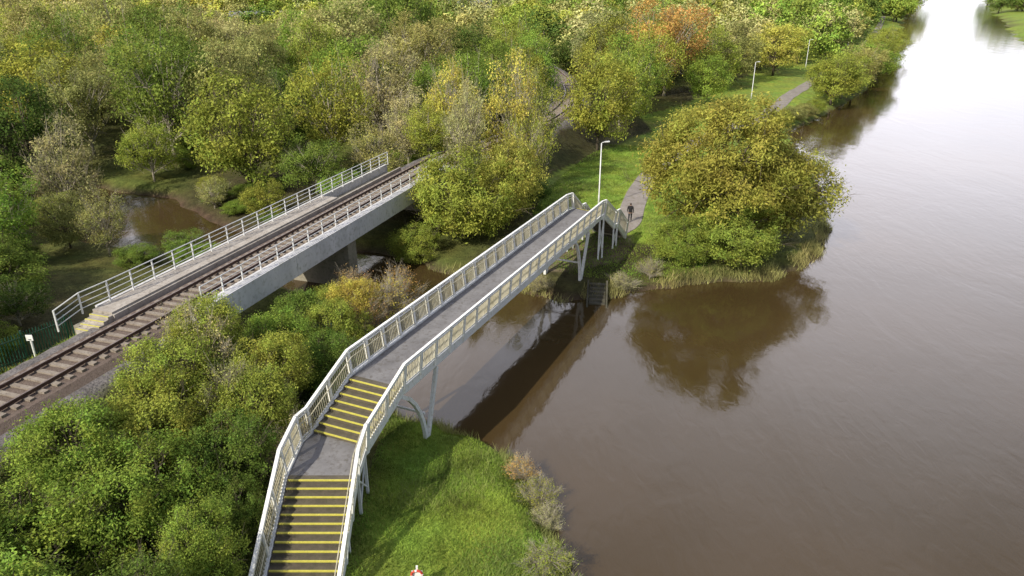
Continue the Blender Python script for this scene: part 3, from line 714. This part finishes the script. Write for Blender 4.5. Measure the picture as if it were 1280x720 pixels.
# ------------------------------------------------------------------ person (walking away on the path)
def person(x,y,heading):
    e=empty('person',(x,y,gz(x,y)+.05)); e.rotation_euler=(0,0,heading)   # local -Y is the walking direction
    J={'pel':(0,0,.96,.145),'waist':(0,0,1.10,.14),'chest':(0,-.02,1.30,.175),'shl':(0,-.01,1.44,.13),'neck':(0,-.02,1.52,.06),'hb':(0,-.03,1.60,.08),'hc':(0,-.035,1.68,.098),'ht':(0,-.03,1.755,.065)}
    E=[('pel','waist'),('waist','chest'),('chest','shl'),('shl','neck'),('neck','hb'),('hb','hc'),('hc','ht')]
    for s_,sw in((-1,.16),(1,-.16)):
        k='L' if s_<0 else 'R'
        J.update({k+'hip':(s_*.095,0,.90,.10),k+'kn':(s_*.10,-sw*.9-.02,.50,.07),k+'an':(s_*.10,-sw*1.5+.06,.09,.05),k+'toe':(s_*.105,-sw*1.5-.11,.035,.04)})
        E+= [('pel',k+'hip'),(k+'hip',k+'kn'),(k+'kn',k+'an'),(k+'an',k+'toe')]
        J.update({k+'sh':(s_*.20,0,1.42,.075),k+'el':(s_*.25,sw*.5+.03,1.15,.055),k+'wr':(s_*.255,sw*.9-.04,.91,.038),k+'pm':(s_*.255,sw*.95-.05,.85,.036)})
        E+=[('shl',k+'sh'),(k+'sh',k+'el'),(k+'el',k+'wr'),(k+'wr',k+'pm')]
        for fi in range(4):
            fy=-.03+.02*fi; ln=[.07,.08,.075,.06][fi]
            J[k+'f%d'%fi]=(s_*.255,sw*.95-.05+fy,.815,.009); J[k+'g%d'%fi]=(s_*(.248),sw*.95-.06+fy,.815-ln*.6,.008)
            E+=[(k+'pm',k+'f%d'%fi),(k+'f%d'%fi,k+'g%d'%fi)]
        J[k+'t0']=(s_*.24,sw*.95-.095,.85,.010); J[k+'t1']=(s_*.23,sw*.95-.11,.81,.009); E+=[(k+'pm',k+'t0'),(k+'t0',k+'t1')]
    ks=list(J); me=bpy.data.meshes.new('body'); me.from_pydata([J[k][:3] for k in ks],[(ks.index(a),ks.index(c)) for a,c in E],[])
    o=bpy.data.objects.new('body',me); col.objects.link(o); o.parent=e
    sk=o.modifiers.new('skin','SKIN')
    if not me.skin_vertices: 
        import bmesh
        bm=bmesh.new(); bm.from_mesh(me); bm.verts.layers.skin.verify(); bm.to_mesh(me); bm.free()
    sv=me.skin_vertices[0].data
    for i,k in enumerate(ks):
        r_=J[k][3]; sv[i].radius=(r_*1.15,r_*.85) if k in('pel','waist','chest') else (r_,r_)
    sv[0].use_root=True
    su=o.modifiers.new('sub','SUBSURF'); su.levels=1; su.render_levels=1
    m,nt=newmat('clothes_skin_hair'); out=N(nt,'ShaderNodeOutputMaterial'); b=N(nt,'ShaderNodeBsdfPrincipled'); b.inputs['Roughness'].default_value=.85
    tc=N(nt,'ShaderNodeTexCoord'); sp=N(nt,'ShaderNodeSeparateXYZ'); L(nt,tc.outputs['Object'],sp.inputs[0])
    r=N(nt,'ShaderNodeValToRGB'); r.color_ramp.interpolation='CONSTANT'; els=r.color_ramp.elements
    els[0].position=0; els[0].color=(.03,.03,.03,1); els[1].position=.05; els[1].color=(.012,.013,.02,1)
    for p_,c_ in((.41,(.35,.22,.16,1)),(.444,(.012,.011,.014,1)),(.765,(.35,.22,.16,1)),(.79,(.04,.025,.018,1))):
        q=els.new(p_); q.color=c_
    mlt=N(nt,'ShaderNodeMath',operation='MULTIPLY'); mlt.inputs[1].default_value=.5; L(nt,sp.outputs['Z'],mlt.inputs[0]); L(nt,mlt.outputs[0],r.inputs['Fac'])
    L(nt,r.outputs[0],b.inputs['Base Color']); L(nt,b.outputs[0],out.inputs[0]); me.materials.append(m)
person(10.65,63.2,math.radians(180-10))

# ------------------------------------------------------------------ light
sx,sy=-.66,-.75
az=math.atan2(sx,sy); el=math.radians(38)
sd=Vector((math.sin(az)*math.cos(el),math.cos(az)*math.cos(el),math.sin(el)))
sun=bpy.data.lights.new('sun','SUN'); sun.energy=5.0; sun.angle=math.radians(.5); sun.color=(1,.93,.78)
so=bpy.data.objects.new('sun',sun); col.objects.link(so); so.rotation_euler=(-sd).to_track_quat('-Z','Y').to_euler(); so.location=(0,0,60)
w=bpy.data.worlds.new('World'); scene.world=w; w.use_nodes=True; nt=w.node_tree; nt.nodes.clear()
out=N(nt,'ShaderNodeOutputWorld'); bg=N(nt,'ShaderNodeBackground'); bg.inputs['Strength'].default_value=.10
sky=N(nt,'ShaderNodeTexSky',sky_type='NISHITA'); sky.sun_disc=False; sky.sun_elevation=el; sky.sun_rotation=az; sky.air_density=1; sky.dust_density=2
tc=N(nt,'ShaderNodeTexCoord'); mp=N(nt,'ShaderNodeMapping'); mp.inputs['Scale'].default_value=(1,1,2.2); L(nt,tc.outputs['Generated'],mp.inputs['Vector'])
cn=N(nt,'ShaderNodeTexNoise'); cn.inputs['Scale'].default_value=1.6; cn.inputs['Detail'].default_value=6; cn.inputs['Roughness'].default_value=.5; L(nt,mp.outputs[0],cn.inputs['Vector'])
cr=N(nt,'ShaderNodeMapRange'); cr.inputs['From Min'].default_value=.35; cr.inputs['From Max'].default_value=.62; cr.inputs['To Min'].default_value=.5; cr.inputs['To Max'].default_value=1.0
L(nt,cn.outputs['Fac'],cr.inputs['Value'])
# cloud bank stands to the north (+Y) and thins out overhead and southwards
sxyz=N(nt,'ShaderNodeSeparateXYZ'); L(nt,tc.outputs['Generated'],sxyz.inputs[0])
ym=N(nt,'ShaderNodeMapRange'); ym.interpolation_type='SMOOTHSTEP'; ym.inputs['From Min'].default_value=.35; ym.inputs['From Max'].default_value=.9; ym.inputs['To Min'].default_value=.08; L(nt,sxyz.outputs['Y'],ym.inputs['Value'])
mu=N(nt,'ShaderNodeMath',operation='MULTIPLY'); L(nt,cr.outputs[0],mu.inputs[0]); L(nt,ym.outputs[0],mu.inputs[1])
mx=N(nt,'ShaderNodeMixRGB'); mx.inputs[2].default_value=(25,24.6,27,1)
L(nt,mu.outputs[0],mx.inputs['Fac']); L(nt,sky.outputs[0],mx.inputs[1]); L(nt,mx.outputs[0],bg.inputs['Color']); L(nt,bg.outputs[0],out.inputs[0])
scene.view_settings.view_transform='Standard'; scene.view_settings.look='None'; scene.view_settings.exposure=0

# ------------------------------------------------------------------ camera
cam=bpy.data.cameras.new('camera'); cam.sensor_width=36; cam.lens=36*914/1280; cam.clip_end=6000; cam.clip_start=.1
co=bpy.data.objects.new('camera',cam); col.objects.link(co); co.location=(0,0,22); co.rotation_euler=(math.radians(90-23.1),0,0)
scene.camera=co
